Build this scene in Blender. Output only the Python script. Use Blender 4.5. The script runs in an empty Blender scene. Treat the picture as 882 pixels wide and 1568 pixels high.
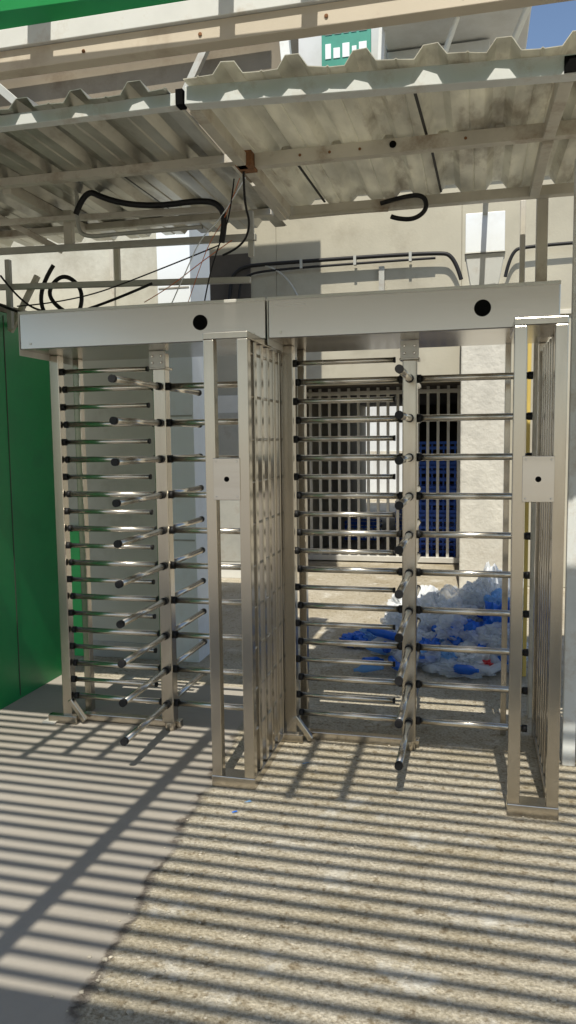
import bpy, bmesh, math, random
from mathutils import Vector, Matrix, noise
random.seed(7)
scene=bpy.context.scene
col=scene.collection
rad=math.radians

# ------------------------------------------------------------------ materials
def mat(name,base,rough=.6,metal=0,noise_amt=.12,noise_scale=6,bump=.0,bump_scale=60,dirt=None,dirt_amt=0,dirt_scale=3,trans=0,stretch=(1,1,1),rough_var=0,spec=.5,clear=0):
    m=bpy.data.materials.new(name);m.use_nodes=True
    nt=m.node_tree;N=nt.nodes;L=nt.links
    b=N['Principled BSDF'];out=N['Material Output']
    b.inputs['Roughness'].default_value=rough;b.inputs['Metallic'].default_value=metal
    b.inputs['Specular IOR Level'].default_value=spec
    tc=N.new('ShaderNodeTexCoord');mp=N.new('ShaderNodeMapping');mp.inputs['Scale'].default_value=stretch
    L.new(tc.outputs['Object'],mp.inputs['Vector'])
    n=N.new('ShaderNodeTexNoise');n.inputs['Scale'].default_value=noise_scale;n.inputs['Detail'].default_value=4;n.inputs['Roughness'].default_value=.6
    L.new(mp.outputs[0],n.inputs['Vector'])
    cr=N.new('ShaderNodeValToRGB')
    lo=[max(0,c*(1-noise_amt)) for c in base];hi=[min(1,c*(1+noise_amt)) for c in base]
    cr.color_ramp.elements[0].position=.3;cr.color_ramp.elements[1].position=.7
    cr.color_ramp.elements[0].color=(*lo,1);cr.color_ramp.elements[1].color=(*hi,1)
    L.new(n.outputs['Fac'],cr.inputs[0]);c=cr.outputs[0]
    if dirt:
        n2=N.new('ShaderNodeTexNoise');n2.inputs['Scale'].default_value=dirt_scale;n2.inputs['Detail'].default_value=6;n2.inputs['Roughness'].default_value=.7
        L.new(mp.outputs[0],n2.inputs['Vector'])
        r2=N.new('ShaderNodeValToRGB');r2.color_ramp.elements[0].position=.52;r2.color_ramp.elements[1].position=.72
        r2.color_ramp.elements[1].color=(dirt_amt,)*3+(1,)
        L.new(n2.outputs['Fac'],r2.inputs[0])
        mx=N.new('ShaderNodeMix');mx.data_type='RGBA';L.new(r2.outputs[0],mx.inputs['Factor']);L.new(c,mx.inputs['A']);mx.inputs['B'].default_value=(*dirt,1)
        c=mx.outputs['Result']
    L.new(c,b.inputs['Base Color'])
    if rough_var:
        mr=N.new('ShaderNodeMapRange');mr.inputs['To Min'].default_value=rough-rough_var;mr.inputs['To Max'].default_value=rough+rough_var
        L.new(n.outputs['Fac'],mr.inputs[0]);L.new(mr.outputs[0],b.inputs['Roughness'])
    if bump:
        nb=N.new('ShaderNodeTexNoise');nb.inputs['Scale'].default_value=bump_scale;nb.inputs['Detail'].default_value=3
        L.new(mp.outputs[0],nb.inputs['Vector'])
        bp=N.new('ShaderNodeBump');bp.inputs['Strength'].default_value=bump;bp.inputs['Distance'].default_value=.01
        L.new(nb.outputs['Fac'],bp.inputs['Height']);L.new(bp.outputs[0],b.inputs['Normal'])
    sh=b.outputs[0]
    if trans:
        t=N.new('ShaderNodeBsdfTranslucent');L.new(c,t.inputs['Color'])
        ms=N.new('ShaderNodeMixShader');ms.inputs[0].default_value=trans
        L.new(sh,ms.inputs[1]);L.new(t.outputs[0],ms.inputs[2]);sh=ms.outputs[0]
    if clear:
        t=N.new('ShaderNodeBsdfTransparent');ms=N.new('ShaderNodeMixShader');ms.inputs[0].default_value=clear
        L.new(sh,ms.inputs[1]);L.new(t.outputs[0],ms.inputs[2]);sh=ms.outputs[0]
    L.new(sh,out.inputs['Surface'])
    return m

STEEL=mat('brushed_steel',(.54,.5,.435),.24,1,.06,3,stretch=(1,1,.15),rough_var=.08,dirt=(.28,.235,.175),dirt_amt=.55,dirt_scale=1.6)
HEAD=mat('header_steel',(.58,.55,.51),.24,1,.05,1.5,stretch=(.2,1,3),rough_var=.09,dirt=(.38,.34,.28),dirt_amt=.45,dirt_scale=1.2)
BAR=mat('tube_steel',(.7,.66,.59),.25,1,.08,5,rough_var=.06)
BLACK=mat('black_rubber',(.012,.012,.013),.5,spec=.3)
HOLE=mat('dark_cavity',(.004,.004,.004),.9,spec=.1)
CREAMTUBE=mat('cream_painted_tube',(.54,.51,.43),.5,0,.12,5,dirt=(.2,.11,.05),dirt_amt=.75,dirt_scale=4)
WHITETUBE=mat('white_painted_tube',(.66,.68,.66),.45,0,.08,5,dirt=(.35,.25,.15),dirt_amt=.6,dirt_scale=5)
GREYTUBE=mat('grey_tube',(.42,.42,.38),.5,.2,.12,5,dirt=(.2,.13,.07),dirt_amt=.5,dirt_scale=5)
SHEET=mat('corrugated_sheet',(.66,.64,.55),.5,.0,.25,3,dirt=(.2,.15,.09),dirt_amt=.75,dirt_scale=2.2,trans=.34,stretch=(2,.6,1))
SHEETG=mat('corrugated_sheet_galvanised',(.47,.46,.4),.32,.62,.3,3,dirt=(.13,.1,.065),dirt_amt=.8,dirt_scale=2.2,stretch=(2,.6,1),trans=.04)
RUST=mat('rusty_patch',(.2,.09,.035),.8,0,.4,20,.3,60)
CREAMWALL=mat('cream_plaster',(.42,.395,.315),.85,0,.12,1.2,.15,40,dirt=(.27,.24,.18),dirt_amt=.6,dirt_scale=1.1)
GREYWALL=mat('grey_plaster',(.54,.53,.45),.85,0,.12,1.0,.15,40,dirt=(.3,.27,.2),dirt_amt=.7,dirt_scale=1.5)
PLASTER=mat('rough_plaster',(.54,.52,.455),.9,0,.14,4,.9,22,dirt=(.3,.27,.22),dirt_amt=.7,dirt_scale=2)
WHITEWALL=mat('white_facade',(.6,.615,.615),.7,0,.08,1,dirt=(.4,.39,.35),dirt_amt=.5,dirt_scale=.8)
GREEN=mat('green_paint',(.011,.25,.065),.4,0,.25,1.5,dirt=(.018,.13,.05),dirt_amt=.6,dirt_scale=1.5)
GREENSUN=mat('sunlit_green_paint',(.04,.5,.12),.5,0,.1,3)  # green lightened in its colour to stand for sunlight on the strip
BEIGE=mat('beige_panel',(.2,.17,.125),.75,0,.15,2,.08,25,dirt=(.1,.07,.04),dirt_amt=.7,dirt_scale=2)
BEIGEB=mat('beige_painted_beam',(.56,.5,.4),.6,0,.1,2,dirt=(.25,.16,.09),dirt_amt=.6,dirt_scale=3)
WHITEP=mat('white_plastic',(.8,.85,.88),.4,0,.03,3,dirt=(.55,.5,.42),dirt_amt=.25,dirt_scale=4)
YELLOW=mat('yellow_paint',(.6,.45,.12),.6,0,.1,5)
BLUEP=mat('blue_plastic',(.015,.11,.6),.4,0,.12,4)
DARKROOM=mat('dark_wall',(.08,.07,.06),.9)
DOORM=mat('door_paint',(.62,.62,.58),.55,0,.06,3)
SIGNG=mat('sign_teal',(.04,.27,.2),.5)
GALV=mat('galvanised_bar',(.6,.59,.55),.45,.3,.08,6)
STONE=mat('gravel_stone',(.42,.38,.3),.9,0,.35,40)
BAGW=mat('bag_white',(.85,.87,.88),.25,0,.08,9,.35,22,trans=.3);BAGC=mat('bag_clear',(.76,.81,.86),.1,0,.1,9,.5,26,trans=.3,clear=.5)
BAGB=mat('bag_blue',(.02,.16,.68),.2,0,.1,9,.35,22,trans=.25);BAGL=mat('bag_light_blue',(.2,.46,.82),.2,0,.1,9,.35,22,trans=.35,clear=.25);REDP=mat('red_plastic',(.55,.03,.03),.3)
OR=mat('orange_cable',(.6,.16,.05),.5)

# ground
def ground_mat():
    m=bpy.data.materials.new('concrete_ground');m.use_nodes=True
    nt=m.node_tree;N=nt.nodes;L=nt.links;b=N['Principled BSDF']
    b.inputs['Roughness'].default_value=.9;b.inputs['Specular IOR Level'].default_value=.25
    tc=N.new('ShaderNodeTexCoord');cache={}
    def nz(s,d=4,r=.6):
        if s in cache:return cache[s]
        n=N.new('ShaderNodeTexNoise');n.inputs['Scale'].default_value=s;n.inputs['Detail'].default_value=d;n.inputs['Roughness'].default_value=r
        L.new(tc.outputs['Object'],n.inputs['Vector']);cache[s]=n.outputs['Fac'];return n.outputs['Fac']
    def ramp(v,p0,c0,p1,c1):
        r=N.new('ShaderNodeValToRGB');e=r.color_ramp.elements
        e[0].position=p0;e[0].color=(*c0,1);e[1].position=p1;e[1].color=(*c1,1);L.new(v,r.inputs[0]);return r.outputs[0]
    def math_(op,a,bb):
        q=N.new('ShaderNodeMath');q.operation=op
        for i,v in enumerate((a,bb)):
            if isinstance(v,(int,float)):q.inputs[i].default_value=v
            else:L.new(v,q.inputs[i])
        return q.outputs[0]
    def mix(f,a,bb,t='MIX'):
        q=N.new('ShaderNodeMix');q.data_type='RGBA';q.blend_type=t
        if isinstance(f,(int,float)):q.inputs['Factor'].default_value=f
        else:L.new(f,q.inputs['Factor'])
        for k,v in (('A',a),('B',bb)):
            if isinstance(v,tuple):q.inputs[k].default_value=(*v,1)
            else:L.new(v,q.inputs[k])
        return q.outputs['Result']
    sx=N.new('ShaderNodeSeparateXYZ');L.new(tc.outputs['Object'],sx.inputs[0])
    w=math_('MULTIPLY',math_('SUBTRACT',nz(5,5),.5),.16)
    lean=math_('MULTIPLY',math_('SUBTRACT',2.6,sx.outputs['Y']),-.09)
    d=math_('ADD',math_('ADD',math_('ADD',sx.outputs['X'],w),1.15),math_('MULTIPLY',math_('SUBTRACT',nz(22,4),.5),.06))
    d=math_('ADD',d,lean)
    yfar=math_('MULTIPLY',math_('SUBTRACT',sx.outputs['Y'],4.7),3)
    d2=math_('MAXIMUM',d,yfar)
    mr=N.new('ShaderNodeMapRange');mr.inputs['From Min'].default_value=-.008;mr.inputs['From Max'].default_value=.02;L.new(d2,mr.inputs[0]);isr=mr.outputs[0]
    smooth=ramp(nz(2.2,6,.65),.3,(.34,.315,.275),.7,(.46,.425,.37))
    smooth=mix(math_('MULTIPLY',nz(22),.3),smooth,(.25,.23,.2))
    smooth=mix(.7,smooth,ramp(nz(1.1,7,.75),.42,(1,1,1),.62,(.78,.76,.73)),'MULTIPLY')
    rough=ramp(nz(70,5,.75),.33,(.31,.27,.2),.62,(.66,.61,.5))
    v=N.new('ShaderNodeTexVoronoi');v.inputs['Scale'].default_value=75;L.new(tc.outputs['Object'],v.inputs['Vector'])
    peb=ramp(v.outputs['Distance'],.15,(1,1,1),.65,(.72,.7,.65))
    rough=mix(.5,rough,peb,'MULTIPLY')
    pits=ramp(nz(22),.34,(.55,.5,.43),.44,(1,1,1));rough=mix(.9,rough,pits,'MULTIPLY')
    stain=ramp(nz(1.6,6,.7),.42,(1,1,1),.64,(.74,.7,.61))
    rough=mix(.85,rough,stain,'MULTIPLY')
    powder=ramp(nz(3.1,8,.75),.55,(0,0,0),.67,(.85,.85,.85))
    rough=mix(powder,rough,(.68,.66,.59))
    c=mix(isr,smooth,rough)
    ab=math_('ABSOLUTE',d,0);jm=N.new('ShaderNodeMapRange');jm.inputs['From Min'].default_value=.005;jm.inputs['From Max'].default_value=.03;jm.inputs['To Min'].default_value=.9;jm.inputs['To Max'].default_value=0
    L.new(ab,jm.inputs[0])
    jn=math_('MULTIPLY',jm.outputs[0],ramp(nz(5),.4,(.1,.1,.1),.55,(1,1,1)))
    jn=math_('MULTIPLY',jn,math_('LESS_THAN',sx.outputs['Y'],3.9))
    c=mix(jn,c,(.12,.1,.08))
    L.new(c,b.inputs['Base Color'])
    h1=math_('MULTIPLY',nz(70),isr);h2=math_('MULTIPLY',math_('SUBTRACT',1,v.outputs['Distance']),isr)
    h=math_('ADD',math_('MULTIPLY',h1,2.2),math_('MULTIPLY',h2,.9))
    h=math_('ADD',h,math_('MULTIPLY',nz(22),math_('ADD',math_('MULTIPLY',isr,2.8),.15)))
    bp=N.new('ShaderNodeBump');bp.inputs['Strength'].default_value=.65;bp.inputs['Distance'].default_value=.007
    L.new(h,bp.inputs['Height']);L.new(bp.outputs[0],b.inputs['Normal'])
    return m
GROUND=ground_mat()

# ------------------------------------------------------------------ builders
def empty(name):
    e=bpy.data.objects.new(name,None);e.empty_display_size=.1;col.objects.link(e);return e
class Mesh:
    def __init__(s,name,parent=None,bevel=0,smooth=False):
        s.bm=bmesh.new();s.name=name;s.parent=parent;s.mats=[];s.bevel=bevel;s.smooth=smooth
    def mi(s,m):
        if m not in s.mats:s.mats.append(m)
        return s.mats.index(m)
    def box(s,x0,x1,y0,y1,z0,z1,m,rot=None):
        vs=[s.bm.verts.new((x,y,z)) for x in(x0,x1) for y in(y0,y1) for z in(z0,z1)]
        k=s.mi(m)
        for f in((0,1,3,2),(4,6,7,5),(0,4,5,1),(2,3,7,6),(0,2,6,4),(1,5,7,3)):
            fc=s.bm.faces.new([vs[i] for i in f]);fc.material_index=k
        return s
    def beam(s,p,q,w,h,m):
        p=Vector(p);q=Vector(q);d=(q-p).normalized();up=Vector((0,0,1))
        if abs(d.z)>.95:up=Vector((0,1,0))
        r=d.cross(up).normalized();u=r.cross(d)
        k=s.mi(m);a=[]
        for c in(p,q):
            for (i,j) in((-1,-1),(1,-1),(1,1),(-1,1)):a.append(s.bm.verts.new(c+r*(i*w/2)+u*(j*h/2)))
        for f in((3,2,1,0),(4,5,6,7),(0,1,5,4),(1,2,6,5),(2,3,7,6),(3,0,4,7)):
            fc=s.bm.faces.new([a[i] for i in f]);fc.material_index=k
        return s
    def cyl(s,p,q,r,m,n=14,r2=None):
        p=Vector(p);q=Vector(q);d=(q-p).normalized();up=Vector((0,0,1))
        if abs(d.z)>.95:up=Vector((0,1,0))
        e=d.cross(up).normalized();u=e.cross(d);k=s.mi(m)
        r2=r if r2 is None else r2
        A=[s.bm.verts.new(p+(e*math.cos(2*math.pi*i/n)+u*math.sin(2*math.pi*i/n))*r) for i in range(n)]
        B=[s.bm.verts.new(q+(e*math.cos(2*math.pi*i/n)+u*math.sin(2*math.pi*i/n))*r2) for i in range(n)]
        for i in range(n):
            f=s.bm.faces.new((A[i],B[i],B[(i+1)%n],A[(i+1)%n]));f.material_index=k;f.smooth=True
        f=s.bm.faces.new(A);f.material_index=k;f=s.bm.faces.new(B[::-1]);f.material_index=k
        return s
    def done(s):
        bmesh.ops.recalc_face_normals(s.bm,faces=s.bm.faces)
        me=bpy.data.meshes.new(s.name);s.bm.to_mesh(me);s.bm.free()
        for m in s.mats:me.materials.append(m)
        o=bpy.data.objects.new(s.name,me);col.objects.link(o)
        if s.parent:o.parent=s.parent
        if s.bevel:
            b=o.modifiers.new('bevel','BEVEL');b.width=s.bevel;b.segments=2;b.limit_method='ANGLE';b.angle_limit=rad(50)
        return o
def cable(name,pts,r,m,parent=None):
    cu=bpy.data.curves.new(name,'CURVE');cu.dimensions='3D';cu.bevel_depth=r;cu.bevel_resolution=2;cu.resolution_u=8
    sp=cu.splines.new('NURBS');sp.points.add(len(pts)-1)
    for i,p in enumerate(pts):sp.points[i].co=(*p,1)
    sp.use_endpoint_u=True;sp.order_u=3
    cu.materials.append(m);o=bpy.data.objects.new(name,cu);col.objects.link(o)
    if parent:o.parent=parent
    return o

# ------------------------------------------------------------------ ground
g=Mesh('ground');g.bm.verts.new((-150,-60,0));g.bm.verts.new((150,-60,0));g.bm.verts.new((150,240,0));g.bm.verts.new((-150,240,0))
g.bm.verts.ensure_lookup_table();f=g.bm.faces.new(g.bm.verts[:]);f.material_index=g.mi(GROUND);g.done()

# ------------------------------------------------------------------ turnstiles
YF,YR,Z0,DZ,LA,H,ZT,YH=3.28,3.907,.159,.1956,.588,2.107,2.298,3.595
def turnstile(X,guard_end):
    E=empty('full_height_turnstile')
    c=Mesh('rotor_column',E,.006)
    c.box(X-.036,X+.036,YR-.036,YR+.036,.05,H-.01,STEEL)
    c.cyl((X,YR,0.0),(X,YR,.06),.03,STEEL)
    c.box(X-.05,X+.05,YR-.05,YR+.05,H-.1,H-.085,STEEL)
    c.done()
    br=Mesh('header_bracket',E,.003);br.box(X-.045,X+.045,YR-.052,YR-.037,H-.09,H-.002,GALV)
    for dx in(-.025,.025):
        for dz in(-.03,-.065):br.cyl((X+dx,YR-.052,H+dz),(X+dx,YR-.06,H+dz),.007,BAR,8)
    br.done()
    a=Mesh('rotor_arms',E)
    for i in range(10):
        z=Z0+DZ*i
        for dx,dy in((1,0),(-1,0),(0,1),(0,-1)):
            s=Vector((X,YR,z));d=Vector((dx,dy,0))
            a.cyl(s+d*.03,s+d*(LA-.02),.0168,BAR,16)
            a.cyl(s+d*(LA-.022),s+d*LA,.0188,BLACK,16)
            a.cyl(s+d*.035,s+d*.055,.021,BLACK,16)
    a.done()
    XC=X-.61
    p=Mesh('comb_post',E,.004)
    p.box(XC-.045,XC+.012,YR-.03,YR+.03,.0,H,STEEL)
    p.box(XC-.012,XC+.03,YR+.17,YR+.22,.0,H,STEEL)
    p.beam((XC,YR-.02,.14),(XC+.09,YR-.02,.02),.03,.03,STEEL)
    p.box(XC-.13,XC+.05,YR-.05,YR-.005,.006,.05,STEEL)
    p.box(XC-.16,XC-.08,YR-.07,YR+.01,.0,.012,GALV)
    p.cyl((XC-.12,YR-.03,.01),(XC-.12,YR-.03,.05),.012,BAR,8)
    p.done()
    b=Mesh('comb_bars',E)
    for i in range(10):
        z=Z0+DZ*(i+.5)
        b.cyl((XC+.01,YR,z),(X-.075,YR,z),.0135,BAR,12)
        b.cyl((XC+.005,YR,z),(XC+.03,YR,z),.019,BLACK,12)
        b.cyl((X-.083,YR,z),(X-.073,YR,z),.0145,BLACK,12)
    b.done()
    r=Mesh('floor_rail',E,.004);r.box(XC+.05,X+.05,YR+.02,YR+.07,.004,.045,STEEL);r.done()
    f0,f1=X+.469,X+.677
    fr=Mesh('front_frame',E,.004)
    fr.box(f0,f0+.05,YF,YF+.05,.055,H-.035,STEEL);fr.box(f1-.05,f1,YF,YF+.05,.055,H-.035,STEEL)
    fr.box(f0-.002,f1+.002,YF-.002,YF+.09,.0,.055,STEEL);fr.box(f0-.001,f1+.001,YF-.001,YH+.1,H-.035,H-.003,STEEL)
    fr.done()
    lp=Mesh('lock_plate',E,.003);lp.box(X+.508,X+.634,YF-.006,YF+.045,1.355,1.545,HEAD)
    lp.cyl((X+.571,YF-.01,1.45),(X+.571,YF-.004,1.45),.012,HOLE,14)
    for dx in(-.05,.05):
        for dz in(-.08,.08):lp.cyl((X+.571+dx,YF-.009,1.45+dz),(X+.571+dx,YF-.004,1.45+dz),.004,BAR,8)
    lp.done()
    sg=Mesh('side_guard',E,.003)
    y=3.4
    while y<guard_end-.08:
        sg.box(f1-.03,f1-.004,y,y+.04,.05,H-.036,STEEL);y+=.115
    sg.box(f1-.04,f1,YF+.09,guard_end-.003,.0,.045,STEEL)
    sg.box(f1-.042,f1+.002,guard_end-.002,guard_end+.05,.0,H-.001,STEEL)
    sg.box(f0,f0+.03,guard_end,guard_end+.04,.0,H-.001,STEEL)
    sg.done()
    sr=Mesh('side_guard_rods',E)
    for i in range(10):
        z=Z0+DZ*(i+.5);sr.cyl((f1-.017,YF+.05,z),(f1-.017,guard_end,z),.0065,STEEL,10)
    sr.done()
    h0,h1=X-.648,X+.675
    hd=Mesh('header_beam',E,.005)
    hd.box(h0,h1,YH,YH+.62,H,ZT,HEAD);hd.done()
    ht=Mesh('header_trim',E,.002)
    ht.box(h0-.004,h1+.001,YH-.004,YH+.01,ZT-.012,ZT+.004,GALV)
    ht.box(h0-.006,h0-.001,YH-.003,YH+.62,H-.03,ZT+.001,GALV)
    hx=X+.345
    ht.cyl((hx,YH-.001,2.2),(hx,YH-.006,2.2),.037,HOLE,28)
    for sx_ in(h0+.06,h1-.06):
        ht.cyl((sx_,YH,2.135),(sx_,YH-.004,2.135),.006,BAR,8)
    ht.done()
turnstile(-1.652,3.95)
turnstile(-.314,4.2)

# ------------------------------------------------------------------ side bar fence (right)
E=empty('horizontal_bar_fence')
m=Mesh('bars',E)
for i in range(21):
    z=.16+.0978*i;m.cyl((.54,3.93,z),(3.5,3.93,z),.0145,GALV,10)
m.done()
m=Mesh('posts',E,.004)
for x in(.53,2.0,3.5):m.box(x-.02,x+.02,3.9,3.96,0,2.2,WHITETUBE)
m.done()

# ------------------------------------------------------------------ unseen slats above / behind the camera, inferred and shaped to cast floor shadows
E=empty('unseen_slat_pergola')
m=Mesh('slats',E)
y=-.03
while y<2.12:
    m.cyl((-4.5,y+.06+.008*random.uniform(-1,1),3.02),(3.2,y-.05+.01*random.uniform(-1,1),3.02),.018+.001*random.uniform(-1,1),GALV,8);y+=.089
m.done()
m=Mesh('frame',E,.004)
m.beam((-1.36,-.05,3.0),(-1.28,2.14,3.0),.075,.06,CREAMTUBE)
for x in(-4.4,3.0):m.box(x-.04,x+.04,-.1,2.15,2.95,3.0,CREAMTUBE)
for x,ya,yb in((-.69,1.3,2.12),(-.45,1.36,2.12),(-1.75,1.5,2.1),(-1.95,1.55,2.1),(-2.15,1.45,2.1)):  # unseen battens, added for the short shadow strokes on the floor
    m.beam((x,ya,2.985),(x,yb,2.985),.045,.03,CREAMTUBE)
m.box(-4.5,3.2,-3.2,-.1,3.0,3.06,SHEETG)
for x in(-4.4,3.0):m.box(x-.04,x+.04,-3.1,-3.02,0,3.0,CREAMTUBE);m.box(x-.04,x+.04,-.1,-.02,0,2.949,CREAMTUBE)
m.done()

# ------------------------------------------------------------------ canopy
E=empty('corrugated_canopy')
def sag(x,y):
    """front right edge of the canopy hangs lower"""
    return -.062*min(2.2,max(0,(x+1.08)/1.41))*max(0,min(1,1-(y-2.83)/.75))
def sheet(name,x0,x1,y0,y1,z,m,per=.246,amp=.042,ph=0,sg=False):
    bm=bmesh.new();prof=[]
    pat=((0,0),(.22,0),(.25,.12),(.28,0),(.5,0),(.63,1),(.84,1),(.97,0))
    k=0
    while x0+k*per<x1:
        for a,b in pat:
            xx=x0+(k+a)*per
            if xx<=x1+.001:prof.append((xx,b*amp))
        k+=1
    rows=[]
    ny=14
    for j in range(ny+1):
        y=y0+(y1-y0)*j/ny;r=[]
        for (xx,zz) in prof:
            e=.006*noise.noise(Vector((xx*3,y*2,ph)))+(sag(xx,y) if sg else 0)
            ye=y+(.024*noise.noise(Vector((xx*7,ph,3))) if j in(0,ny) else 0)
            r.append(bm.verts.new((xx,ye,z+zz*(1+.25*noise.noise(Vector((xx*2.3,y,ph+5))))+e)))
        rows.append(r)
    for j in range(ny):
        for i in range(len(prof)-1):bm.faces.new((rows[j][i],rows[j][i+1],rows[j+1][i+1],rows[j+1][i]))
    me=bpy.data.meshes.new(name);bm.to_mesh(me);bm.free();me.materials.append(m)
    o=bpy.data.objects.new(name,me);col.objects.link(o);o.parent=E
    s=o.modifiers.new('th','SOLIDIFY');s.thickness=.003
sheet('roof_sheet_right',-1.08,.72,2.83,3.75,2.985,SHEET,ph=1,sg=True)
sheet('roof_sheet_right_rear',-1.06,.74,3.68,4.47,2.975,SHEET,ph=4)
sheet('roof_sheet_far_right',.68,4.6,2.84,4.54,2.992,SHEETG,ph=6,sg=True)
sheet('roof_sheet_left',-2.7,-1.12,2.86,4.8,2.965,SHEETG,ph=2)
sheet('roof_sheet_far_left',-5.2,-2.66,2.88,4.8,2.97,SHEETG,ph=3)
m=Mesh('front_beam',E,.004)
def zf(x):return 2.94+sag(x,2.9)*1.02
m.beam((-1.09,2.91,zf(-1.09)),(2.0,2.91,zf(2.0)),.06,.066,WHITETUBE);m.beam((2.0,2.91,zf(2.0)),(4.5,2.91,zf(2.02)),.06,.066,WHITETUBE)
m.box(-5.2,-1.135,2.9,2.95,2.915,2.962,WHITETUBE)
m.box(-1.13,-1.10,2.885,2.935,2.91,2.97,HOLE);m.box(.285,.33,2.874,2.879,zf(.3)-.03,zf(.3)+.026,HOLE)
m.done()
m=Mesh('middle_beam',E,.004)
m.box(-1.02,4.5,3.6,3.65,2.91,2.972,CREAMTUBE);m.box(-5.2,-1.06,3.56,3.61,2.925,2.964,CREAMTUBE)
m.box(-1.1,-1.02,3.545,3.655,2.9,2.968,RUST)
for x in(-.8,-.66,-.52,-.05):m.cyl((x,3.6,2.94),(x,3.596,2.94),.007,RUST,10)
m.cyl((-.37,3.6,2.945),(-.37,3.594,2.945),.016,HOLE,14)
m.done()
m=Mesh('rear_beam',E,.004)
m.box(-1.12,4.5,4.43,4.49,2.91,2.965,CREAMTUBE);m.box(-5.2,-1.15,4.4,4.45,2.92,2.96,CREAMTUBE)
m.done()
m=Mesh('rafters',E,.004)
for x,y0,y1 in((-1.07,2.942,3.598),(.3,3.652,4.428),(-1.06,3.66,4.4),(-2.35,3.612,4.398),(-3.2,2.952,4.398)):
    m.box(x-.025,x+.025,y0,y1,2.9,2.958,CREAMTUBE)
for x in(.3,1.7,3.2):m.beam((x,2.945,zf(min(x,2))-.005),(x,3.598,2.93),.05,.055,CREAMTUBE)
for x in(1.7,3.2):m.box(x-.025,x+.025,3.652,4.42,2.9,2.958,CREAMTUBE)
m.done()
m=Mesh('sheet_seams',E)
for x,ya,yb in((-.24,2.95,3.59),(-.21,3.66,4.42),(-.86,3.66,4.42),(-1.75,3.62,4.39),(-2.5,2.96,3.55)):
    m.beam((x,ya,2.972+(sag(x,ya) if x>-1.08 else 0)),(x+.02,yb,2.97),.012,.004,BLACK)
m.done()
m=Mesh('posts',E,.004)
m.box(.44,.5,3.86,3.895,0,2.9,WHITETUBE);m.box(.32,.38,4.5,4.56,0,2.95,CREAMTUBE);m.box(.24,.27,4.62,4.65,2.2,2.95,CREAMTUBE)
m.box(-3.0,-2.94,4.3,4.36,2.4,2.92,CREAMTUBE)
m.done()

# lower pipe rack at left
E=empty('pipe_rack')
m=Mesh('rails',E,.003)
m.beam((-4,4.1,2.775),(-1.16,4.1,2.72),.035,.035,GREYTUBE)
m.beam((-4,4.12,2.59),(-1.2,4.12,2.5),.032,.032,GREYTUBE)
m.beam((-4,4.05,2.93),(-1.2,4.0,2.85),.03,.03,CREAMTUBE)
m.beam((-1.19,4.11,2.86),(-1.19,4.11,2.62),.03,.03,GREYTUBE)
m.beam((-2.28,4.11,2.95),(-2.28,4.11,2.73),.05,.04,CREAMTUBE)
m.beam((-2.0,4.14,2.73),(-2.0,4.14,2.54),.03,.03,CREAMTUBE)
m.beam((-2.75,4.14,2.96),(-2.35,4.14,2.74),.035,.035,CREAMTUBE)
m.beam((-2.95,4.3,2.35),(-1.7,4.2,2.40),.03,.03,GREYTUBE)
m.beam((-2.68,4.1,2.7),(-2.68,4.1,2.3),.03,.03,GREYTUBE)
m.beam((-2.75,4.2,2.3),(-2.55,4.2,2.62),.03,.03,CREAMTUBE)
m.beam((-1.1,3.9,2.94),(-1.08,4.4,2.9),.04,.04,CREAMTUBE)
m.done()

# cables
E=empty('cable_bundle')
cable('corrugated_hose',[(-2.12,3.9,2.86),(-2.06,3.9,2.99),(-1.95,3.9,2.93),(-1.8,3.9,2.885),(-1.62,3.9,2.865),(-1.4,3.9,2.875),(-1.3,3.9,2.85),(-1.27,3.92,2.77),(-1.3,3.93,2.66)],.016,BLACK,E)
cable('grey_conduit',[(-2.12,3.92,2.98),(-2.13,3.92,2.8),(-2.08,3.92,2.74),(-1.9,3.92,2.745),(-1.4,3.92,2.745)],.011,GREYTUBE,E)
for k,(x0,z0,x1,z1,sg_,r) in enumerate(((-2.75,2.45,-1.75,2.5,.15,.008),(-2.6,2.42,-1.35,2.68,.08,.004),(-2.7,2.6,-2.2,2.35,.1,.006),(-1.8,2.4,-1.28,2.7,.03,.0025))):
    cable('loose_wire',[(x0,4.05,z0),((x0*.7+x1*.3),4.02,(z0*.7+z1*.3)-sg_),((x0*.3+x1*.7),4.0,(z0*.3+z1*.7)-sg_*.7),(x1,4.05,z1)],r,OR if k==3 else BLACK,E)
for k in range(3):
    cable('hanging_wire',[(-1.2+.03*k,3.85,2.95),(-1.24-.02*k,3.9,2.78),(-1.32-.05*k,3.95,2.66+.02*k),(-1.4-.06*k,4.0,2.5+.03*k),(-1.45-.1*k,4.05,2.36)],(.004,.002,.003)[k],(BLACK,OR,WHITEP)[k],E)
cable('coil',[(-2.5,4.3,2.7),(-2.62,4.3,2.55),(-2.55,4.3,2.35),(-2.35,4.3,2.36),(-2.3,4.3,2.55),(-2.45,4.3,2.66),(-2.58,4.3,2.5),(-2.4,4.3,2.4)],.013,BLACK,E)
cable('rafter_wire',[(-1.08,3.62,2.9),(-1.12,3.75,2.8),(-1.1,3.8,2.7),(-1.18,3.9,2.62),(-1.3,3.95,2.6)],.006,BLACK,E)
cable('hose_loop',[(-.52,4.4,2.93),(-.4,4.38,2.95),(-.28,4.37,2.95),(-.26,4.37,2.87),(-.33,4.37,2.82),(-.43,4.38,2.835),(-.46,4.38,2.85)],.013,BLACK,E)
cable('beam_conduit',[(-1.05,4.42,2.9),(-.6,4.42,2.905),(-.48,4.42,2.9)],.012,CREAMTUBE,E)

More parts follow.
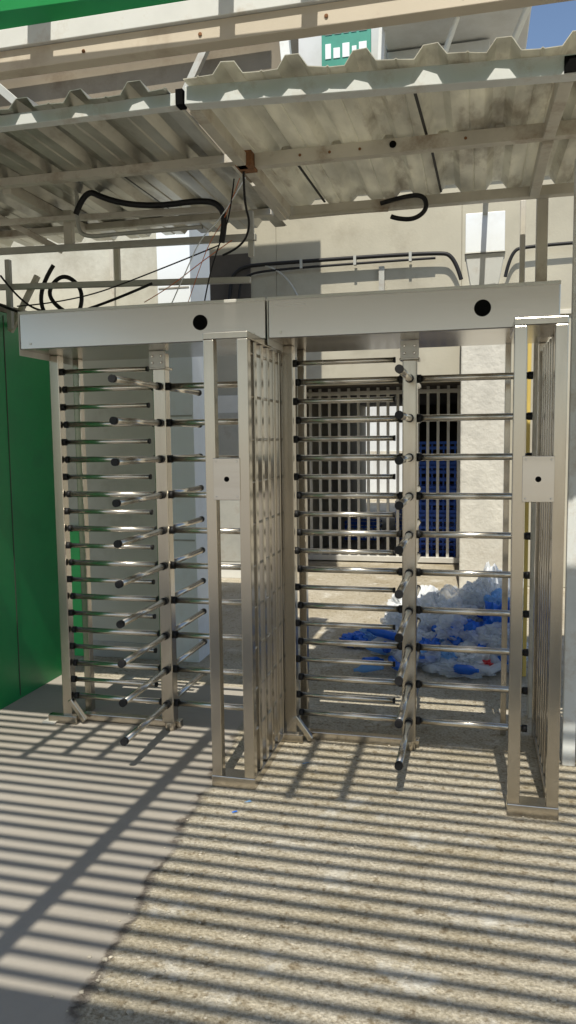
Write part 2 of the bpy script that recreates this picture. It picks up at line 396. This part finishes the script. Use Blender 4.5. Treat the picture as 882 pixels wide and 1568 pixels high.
# floodlight housing hanging behind the rear beam
m=Mesh('floodlight_housing',None,.006)
m.box(-.061,.163,4.75,4.95,2.71,2.935,WHITEP)
bm=m.bm;k=m.mi(WHITETUBE)
top=[(-.061,4.76),(.163,4.76),(.163,4.95),(-.061,4.95)];bot=[(-.025,4.79),(.125,4.79),(.125,4.93),(-.025,4.93)]
A=[bm.verts.new((x,y,2.703)) for x,y in top];B=[bm.verts.new((x,y,2.5)) for x,y in bot]
for i in range(4):
    f=bm.faces.new((A[i],A[(i+1)%4],B[(i+1)%4],B[i]));f.material_index=k
f=bm.faces.new(A);f.material_index=k;f=bm.faces.new(B);f.material_index=k
m.box(-.066,.168,4.745,4.955,2.7035,2.7095,GREYTUBE)
m.beam((.05,4.8,2.93),(.05,4.47,2.935),.03,.02,GREYTUBE)
m.done()

# ------------------------------------------------------------------ fascia overhead (near)
m=Mesh('green_fascia_sign',None,.004)
m.box(-5,3,2.2,2.25,2.765,2.825,BEIGEB);m.box(-5,3,2.185,2.24,2.826,2.88,WHITETUBE);m.box(-5,3,2.2,2.24,2.881,3.5,GREEN)
for i in range(9):
    x=-3+.37*i;m.cyl((x,2.2,2.79),(x,2.196,2.79),.006,RUST,8)
m.done()

# ------------------------------------------------------------------ green wall on left
m=Mesh('green_wall',None,.006)
m.box(-3.0,-2.8,3.0,4.72,0,2.42,GREEN)
m.box(-3.0,-2.797,3.0,4.722,2.422,2.47,BEIGE)
for yy in(3.6,4.2):m.box(-2.799,-2.797,yy,yy+.008,0.02,2.4,DARKROOM)
m.done()
# ------------------------------------------------------------------ left building
E=empty('plastered_building')
m=Mesh('walls',E,.01);m.box(-7,-2.2,5.2,5.88,0,3.7,GREYWALL);m.box(-8,-1.6,6.6,7.2,4.05,6,BEIGE);m.done()
m=Mesh('corner_pilaster',E,.006);m.box(-2.198,-1.95,5.18,5.6,0,3.7,WHITEP)
for z in(.9,1.8,2.7):m.box(-2.19,-1.96,5.175,5.179,z,z+.012,GREYTUBE)
m.done()
m=Mesh('wall_trim',E,.003);m.box(-2.96,-2.88,5.17,5.198,0,1.0,GREENSUN);m.box(-2.56,-2.53,5.17,5.198,2.3,3.2,CREAMTUBE);m.box(-2.87,-2.2,5.185,5.198,0,.12,GREYTUBE);m.done()
m=Mesh('upper_struts',E,.003)
m.beam((-1.5,6.5,4.2),(-1.62,6.5,5.6),.08,.08,WHITETUBE);m.beam((-3.6,6.4,4.3),(-4.4,6.4,5.0),.07,.07,GREYTUBE)
m.beam((-2.6,6.45,4.3),(-2.2,6.45,5.0),.06,.06,GREYTUBE);m.beam((-7,6.5,4.95),(-1.7,6.5,5.0),.06,.06,CREAMTUBE)
m.box(-7.5,-7.3,6.8,7.0,0,4.049,GREYWALL)
m.done()

# ------------------------------------------------------------------ rear building
E=empty('cream_building')
m=Mesh('walls',E,.01)
YW=8.6
m.box(-7,-2.2,YW,YW+.25,0,4.9,CREAMWALL);m.box(-.15,1.35,YW,YW+.25,0,4.9,CREAMWALL);m.box(-2.2,-.15,YW,YW+.25,2.25,4.9,CREAMWALL)
m.box(-.95,.12,YW+.02,YW+6,4.9,5.75,WHITEWALL);m.box(-7,-.951,YW+.03,YW+6,4.9,7.6,WHITEWALL)
m.done()
m=Mesh('passage',E)
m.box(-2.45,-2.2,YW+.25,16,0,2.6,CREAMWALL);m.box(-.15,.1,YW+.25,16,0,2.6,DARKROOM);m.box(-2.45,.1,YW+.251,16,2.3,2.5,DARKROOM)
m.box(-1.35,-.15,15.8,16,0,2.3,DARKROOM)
m.done()
m=Mesh('roof_slab',E,.02);m.box(-.95,.5,YW-.8,YW+6,5.77,5.92,WHITEWALL)
m.beam((.12,YW+.1,5.2),(.48,YW-.6,5.75),.06,.06,WHITETUBE);m.beam((-.6,YW-.02,4.95),(-.2,YW-.5,5.75),.05,.05,WHITETUBE)
m.box(-.9,.1,YW-.01,YW+.018,5.3,5.34,GREYTUBE)
m.done()
m=Mesh('windows',E,.004)
m.box(-3.25,-2.5,YW-.03,YW-.002,3.25,3.75,DARKROOM)
m.done()
m=Mesh('door',E,.005)
m.box(-3.02,-2.55,YW-.05,YW-.003,0,2.15,DOORM);m.box(-3.1,-3.03,YW-.07,YW-.001,0,2.22,WHITEP);m.box(-2.55,-2.49,YW-.07,YW-.001,0,2.22,WHITEP)
m.box(-2.92,-2.65,YW-.06,YW-.051,.2,.95,GREYTUBE);m.box(-2.92,-2.65,YW-.06,YW-.051,1.15,1.95,GREYTUBE)
m.done()
m=Mesh('ledges',E,.004)
m.box(-2.4,1.3,YW-.03,YW-.001,2.9,2.95,CREAMTUBE)
m.box(-2.2,1.3,YW-.05,YW-.002,4.35,4.4,CREAMTUBE)
m.done()
EC=empty('wall_cable')
cable('black_cable',[(-2.75,8.5,2.8),(-2.74,8.5,3.4),(-2.62,8.5,3.58),(-2.3,8.5,3.6),(-.4,8.5,3.6),(-.22,8.5,3.55),(-.15,8.5,3.3)],.022,BLACK,EC)
cable('black_cable_b',[(-2.64,8.5,2.8),(-2.63,8.5,3.36),(-2.52,8.5,3.5),(-2.2,8.5,3.53),(-1.0,8.5,3.54),(-.42,8.5,3.54)],.014,BLACK,EC)
cable('thin_cable',[(-2.3,8.5,3.58),(-1.9,8.5,3.45),(-1.83,8.5,2.8)],.012,GREYTUBE,EC)
cable('right_cable',[(.3,8.5,3.3),(.35,8.5,3.55),(.5,8.5,3.6),(1.3,8.5,3.6)],.018,BLACK,EC)
m=Mesh('clips',EC);
for x in(-1.9,-1.3,-.7):m.box(x,x+.03,8.475,8.53,3.52,3.62,GREYTUBE)
m.box(-1.03,-.97,8.54,8.595,3.2,3.5,GREYTUBE);m.done()
m=Mesh('plaster_column',None,.02);m.box(-.14,.32,8.2,8.58,0,3.1,PLASTER);m.done()
# gate
E=empty('steel_bar_gate')
m=Mesh('bars',E)
x=-2.13
while x<-.2:
    m.box(x,x+.035,9.98,10.02,.06,2.29,GALV);x+=.128
m.done()
m=Mesh('rails',E,.004);m.box(-2.19,-.16,9.95,10.05,.02,.09,GALV);m.box(-2.19,-.16,9.965,10.035,2.2,2.25,GALV);m.done()
for (cx,cy,n) in((-.5,10.5,5),(-.95,12.6,2),(-1.75,12.4,1)):
    E=empty('blue_crate_stack')
    for i in range(n):
        m=Mesh('crate',E);z=.32*i;x0,x1,y0,y1=cx-.27,cx+.27,cy-.2,cy+.2
        for zz in(.0,.1,.2,.27):
            m.box(x0,x1,y0,y0+.012,z+zz,z+zz+.035,BLUEP);m.box(x0,x1,y1,y1+.012,z+zz,z+zz+.035,BLUEP)
            m.box(x0-.012,x0-.001,y0,y1,z+zz,z+zz+.035,BLUEP);m.box(x1+.001,x1+.012,y0,y1,z+zz,z+zz+.035,BLUEP)
        for j in range(8):
            xx=x0+j*(x1-x0-.02)/7;m.box(xx,xx+.02,y0-.008,y0-.001,z,z+.3,BLUEP)
        m.box(x0+.002,x1-.002,y0+.013,y1-.001,z+.012,z+.02,BLUEP);m.done()
m=Mesh('far_wall');m.box(-8,6,21,21.3,0,3.2,WHITEWALL);m.box(-8,6,20.95,21,1.2,1.3,CREAMTUBE);m.done()
# sign upper right
m=Mesh('banner_sign',None,.005)
m.box(-1.6,-1.08,8.3,8.33,5.0,6.1,SIGNG)
random.seed(3)
for r in range(4):
    x=-1.56
    while x<-1.2:
        w=.03+random.random()*.06;m.box(x,x+w,8.292,8.299,5.12+.24*r,5.12+.24*r+random.uniform(.1,.17),WHITEP);x+=w+.025
m.beam((-1.0,8.25,4.8),(-.9,8.25,7.0),.07,.07,WHITETUBE)
m.done()
m=Mesh('yellow_post',None,.004);m.box(.335,.36,5.3,5.33,0,2.25,YELLOW);m.box(.25,.31,5.32,5.36,0,2.4,WHITETUBE);m.done()

# ------------------------------------------------------------------ bag pile
bm=bmesh.new();mats=[BAGW,BAGC,BAGB,BAGL,REDP,DARKROOM]
random.seed(11)
def blob(c,r,mi,seed,sub=5):
    res=bmesh.ops.create_icosphere(bm,subdivisions=sub,radius=1)
    for v in res['verts']:
        d=v.co.normalized()
        n1=noise.noise(d*1.6+Vector((seed,0,0)))*.5
        q=d*3.0+Vector((0,seed,0));n2=(abs(noise.noise(q)))*-.5
        n3=abs(noise.noise(d*7+Vector((0,0,seed))))*-.26
        n4=abs(noise.noise(d*15+Vector((seed,0,seed))))*-.13
        k=1+n1+n2+n3+n4+.16
        p=Vector((d.x*r[0],d.y*r[1],d.z*r[2]))*k+Vector(c)
        p.z=max(p.z,.008+.01*random.random());v.co=p
    for v in res['verts']:
        for f in v.link_faces:f.material_index=mi
L_=[((.12,6.1,.24),(.2,.28,.3),0),((-.1,6.0,.18),(.24,.3,.24),1),((-.3,6.1,.16),(.22,.22,.2),0),((.17,5.6,.22),(.14,.15,.2),2),((-.05,5.52,.18),(.14,.13,.16),2),((-.28,5.7,.12),(.2,.2,.16),1),
((.2,5.45,.1),(.16,.16,.15),1),((0,5.4,.08),(.2,.13,.1),0),((-.22,5.4,.07),(.2,.14,.1),1),((-.5,5.95,.1),(.2,.22,.14),1),((-.7,5.9,.06),(.18,.15,.08),3),((-.9,5.85,.05),(.12,.1,.06),2),
((-.62,5.7,.05),(.14,.12,.07),1),((.1,5.26,.08),(.04,.035,.035),4),((-.05,5.25,.04),(.2,.1,.06),1),((.2,5.8,.34),(.13,.15,.13),3),((-.12,5.8,.27),(.17,.17,.13),1),((-.4,6.4,.13),(.28,.28,.2),0),((.22,6.4,.26),(.18,.28,.3),0),
((-.17,5.3,.12),(.06,.05,.06),3),((-.42,5.55,.05),(.15,.12,.07),1),((.06,5.95,.42),(.13,.13,.11),1),((.25,5.6,.36),(.07,.08,.09),2),((.2,5.45,.25),(.12,.1,.09),1),((-.5,5.72,.12),(.08,.06,.06),3),((-.33,5.5,.16),(.1,.08,.08),1),((.06,5.42,.2),(.14,.1,.1),1),((-.14,5.5,.26),(.13,.11,.09),1),((-.3,5.42,.14),(.08,.06,.06),2)]
for i,(c,r,mi) in enumerate(L_):blob(c,r,mi,i*3.7+1,5 if r[0]>.14 else 4)
def bottle(c,ang,tilt,mi,s=1):
    prof=[(0,.0),(.03,.0),(.033,.01),(.033,.14),(.03,.16),(.013,.2),(.013,.225),(0,.226)]
    R_=Matrix.Rotation(ang,3,'Z')@Matrix.Rotation(tilt,3,'Y');rings=[]
    for r,z in prof:
        rings.append([bm.verts.new(R_@Vector((r*s*math.cos(a*math.pi/5),r*s*math.sin(a*math.pi/5),z*s))+Vector(c)) for a in range(10)] if r>0 else [bm.verts.new(R_@Vector((0,0,z*s))+Vector(c))])
    for a,b in zip(rings[:-1],rings[1:]):
        for i in range(10):
            if len(a)==1:f=bm.faces.new((a[0],b[i],b[(i+1)%10]))
            elif len(b)==1:f=bm.faces.new((a[i],b[0],a[(i+1)%10]))
            else:f=bm.faces.new((a[i],b[i],b[(i+1)%10],a[(i+1)%10]))
            f.material_index=mi;f.smooth=True
for i in range(48):
    x=random.uniform(-.75,.26);y=random.uniform(5.15,5.75);hz=.06+max(0,(y-5.2))*.55*max(0,1-abs(x-.05)*1.1)
    bottle((x,y,hz),random.random()*6.28,random.uniform(1.1,1.9),random.choice((2,2,3,1,1)),random.uniform(.7,1.0))
me=bpy.data.meshes.new('plastic_bag_pile');bm.to_mesh(me);bm.free()
for q in mats:me.materials.append(q)
o=bpy.data.objects.new('plastic_bag_pile',me);col.objects.link(o)
m=Mesh('litter')
for x,y,s,mm in((-.97,3.15,.02,BAGL),(-.8,3.6,.025,BAGL),(-1.0,3.05,.015,BAGB),(-.6,3.75,.02,BAGW),(.1,3.5,.015,BAGL),(-.35,3.95,.03,BAGW),(.42,3.9,.02,RUST)):
    v=[m.bm.verts.new((x+s*math.cos(a),y+s*.7*math.sin(a*1.3),.006+.006*random.random())) for a in(0,1.3,2.7,4.2,5.3)]
    f=m.bm.faces.new(v);f.material_index=m.mi(mm)
m.done()
# loose grit on the rough concrete
bm=bmesh.new()
for i in range(650):
    if i<330:x=random.gauss(-.95,.3);y=random.uniform(1.6,4.2)
    else:x=random.uniform(-1.05,1.0);y=random.uniform(1.5,5.2)
    if x<-1.2:continue
    r=random.uniform(.0025,.007)*(1.5 if random.random()<.06 else 1)
    res=bmesh.ops.create_icosphere(bm,subdivisions=1,radius=r)
    for v in res['verts']:
        c=v.co;v.co=Vector((c.x*random.uniform(.8,1.5)+x,c.y*random.uniform(.8,1.2)+y,max(0,c.z*.6+r*.45)))
me=bpy.data.meshes.new('gravel');bm.to_mesh(me);bm.free();me.materials.append(STONE)
o=bpy.data.objects.new('gravel',me);col.objects.link(o)

# ------------------------------------------------------------------ light, sky, camera
sd=Vector((.06,-1.0,1.54)).normalized()
el=math.asin(sd.z);az=math.atan2(sd.x,sd.y)
w=bpy.data.worlds.new('World');scene.world=w;w.use_nodes=True
N=w.node_tree.nodes;sk=N.new('ShaderNodeTexSky');sk.sky_type='NISHITA';sk.sun_disc=False;sk.sun_elevation=el;sk.sun_rotation=az
w.node_tree.links.new(sk.outputs[0],N['Background'].inputs[0]);N['Background'].inputs[1].default_value=.14
sl=bpy.data.lights.new('sun','SUN');sl.energy=5;sl.angle=rad(.5);sl.color=(1,.94,.82)
so=bpy.data.objects.new('sun',sl);col.objects.link(so);so.rotation_euler=sd.to_track_quat('Z','Y').to_euler();so.location=sd*20
pi_,ya,ro=.0933,.2392,-.0122
F=Vector((-math.sin(ya)*math.cos(pi_),math.cos(ya)*math.cos(pi_),-math.sin(pi_)))
R0=Vector((math.cos(ya),math.sin(ya),0));U0=R0.cross(F)
R=R0*math.cos(ro)+U0*math.sin(ro);U=-R0*math.sin(ro)+U0*math.cos(ro)
c=bpy.data.cameras.new('camera');c.sensor_fit='VERTICAL';c.sensor_height=24;c.lens=1168.87/1568*24;c.clip_start=.05;c.clip_end=600
co=bpy.data.objects.new('camera',c);col.objects.link(co)
M=Matrix((R,U,-F)).transposed().to_4x4();M.translation=Vector((0,0,1.62));co.matrix_world=M
scene.camera=co
scene.view_settings.view_transform='Standard';scene.view_settings.look='None';scene.view_settings.exposure=0
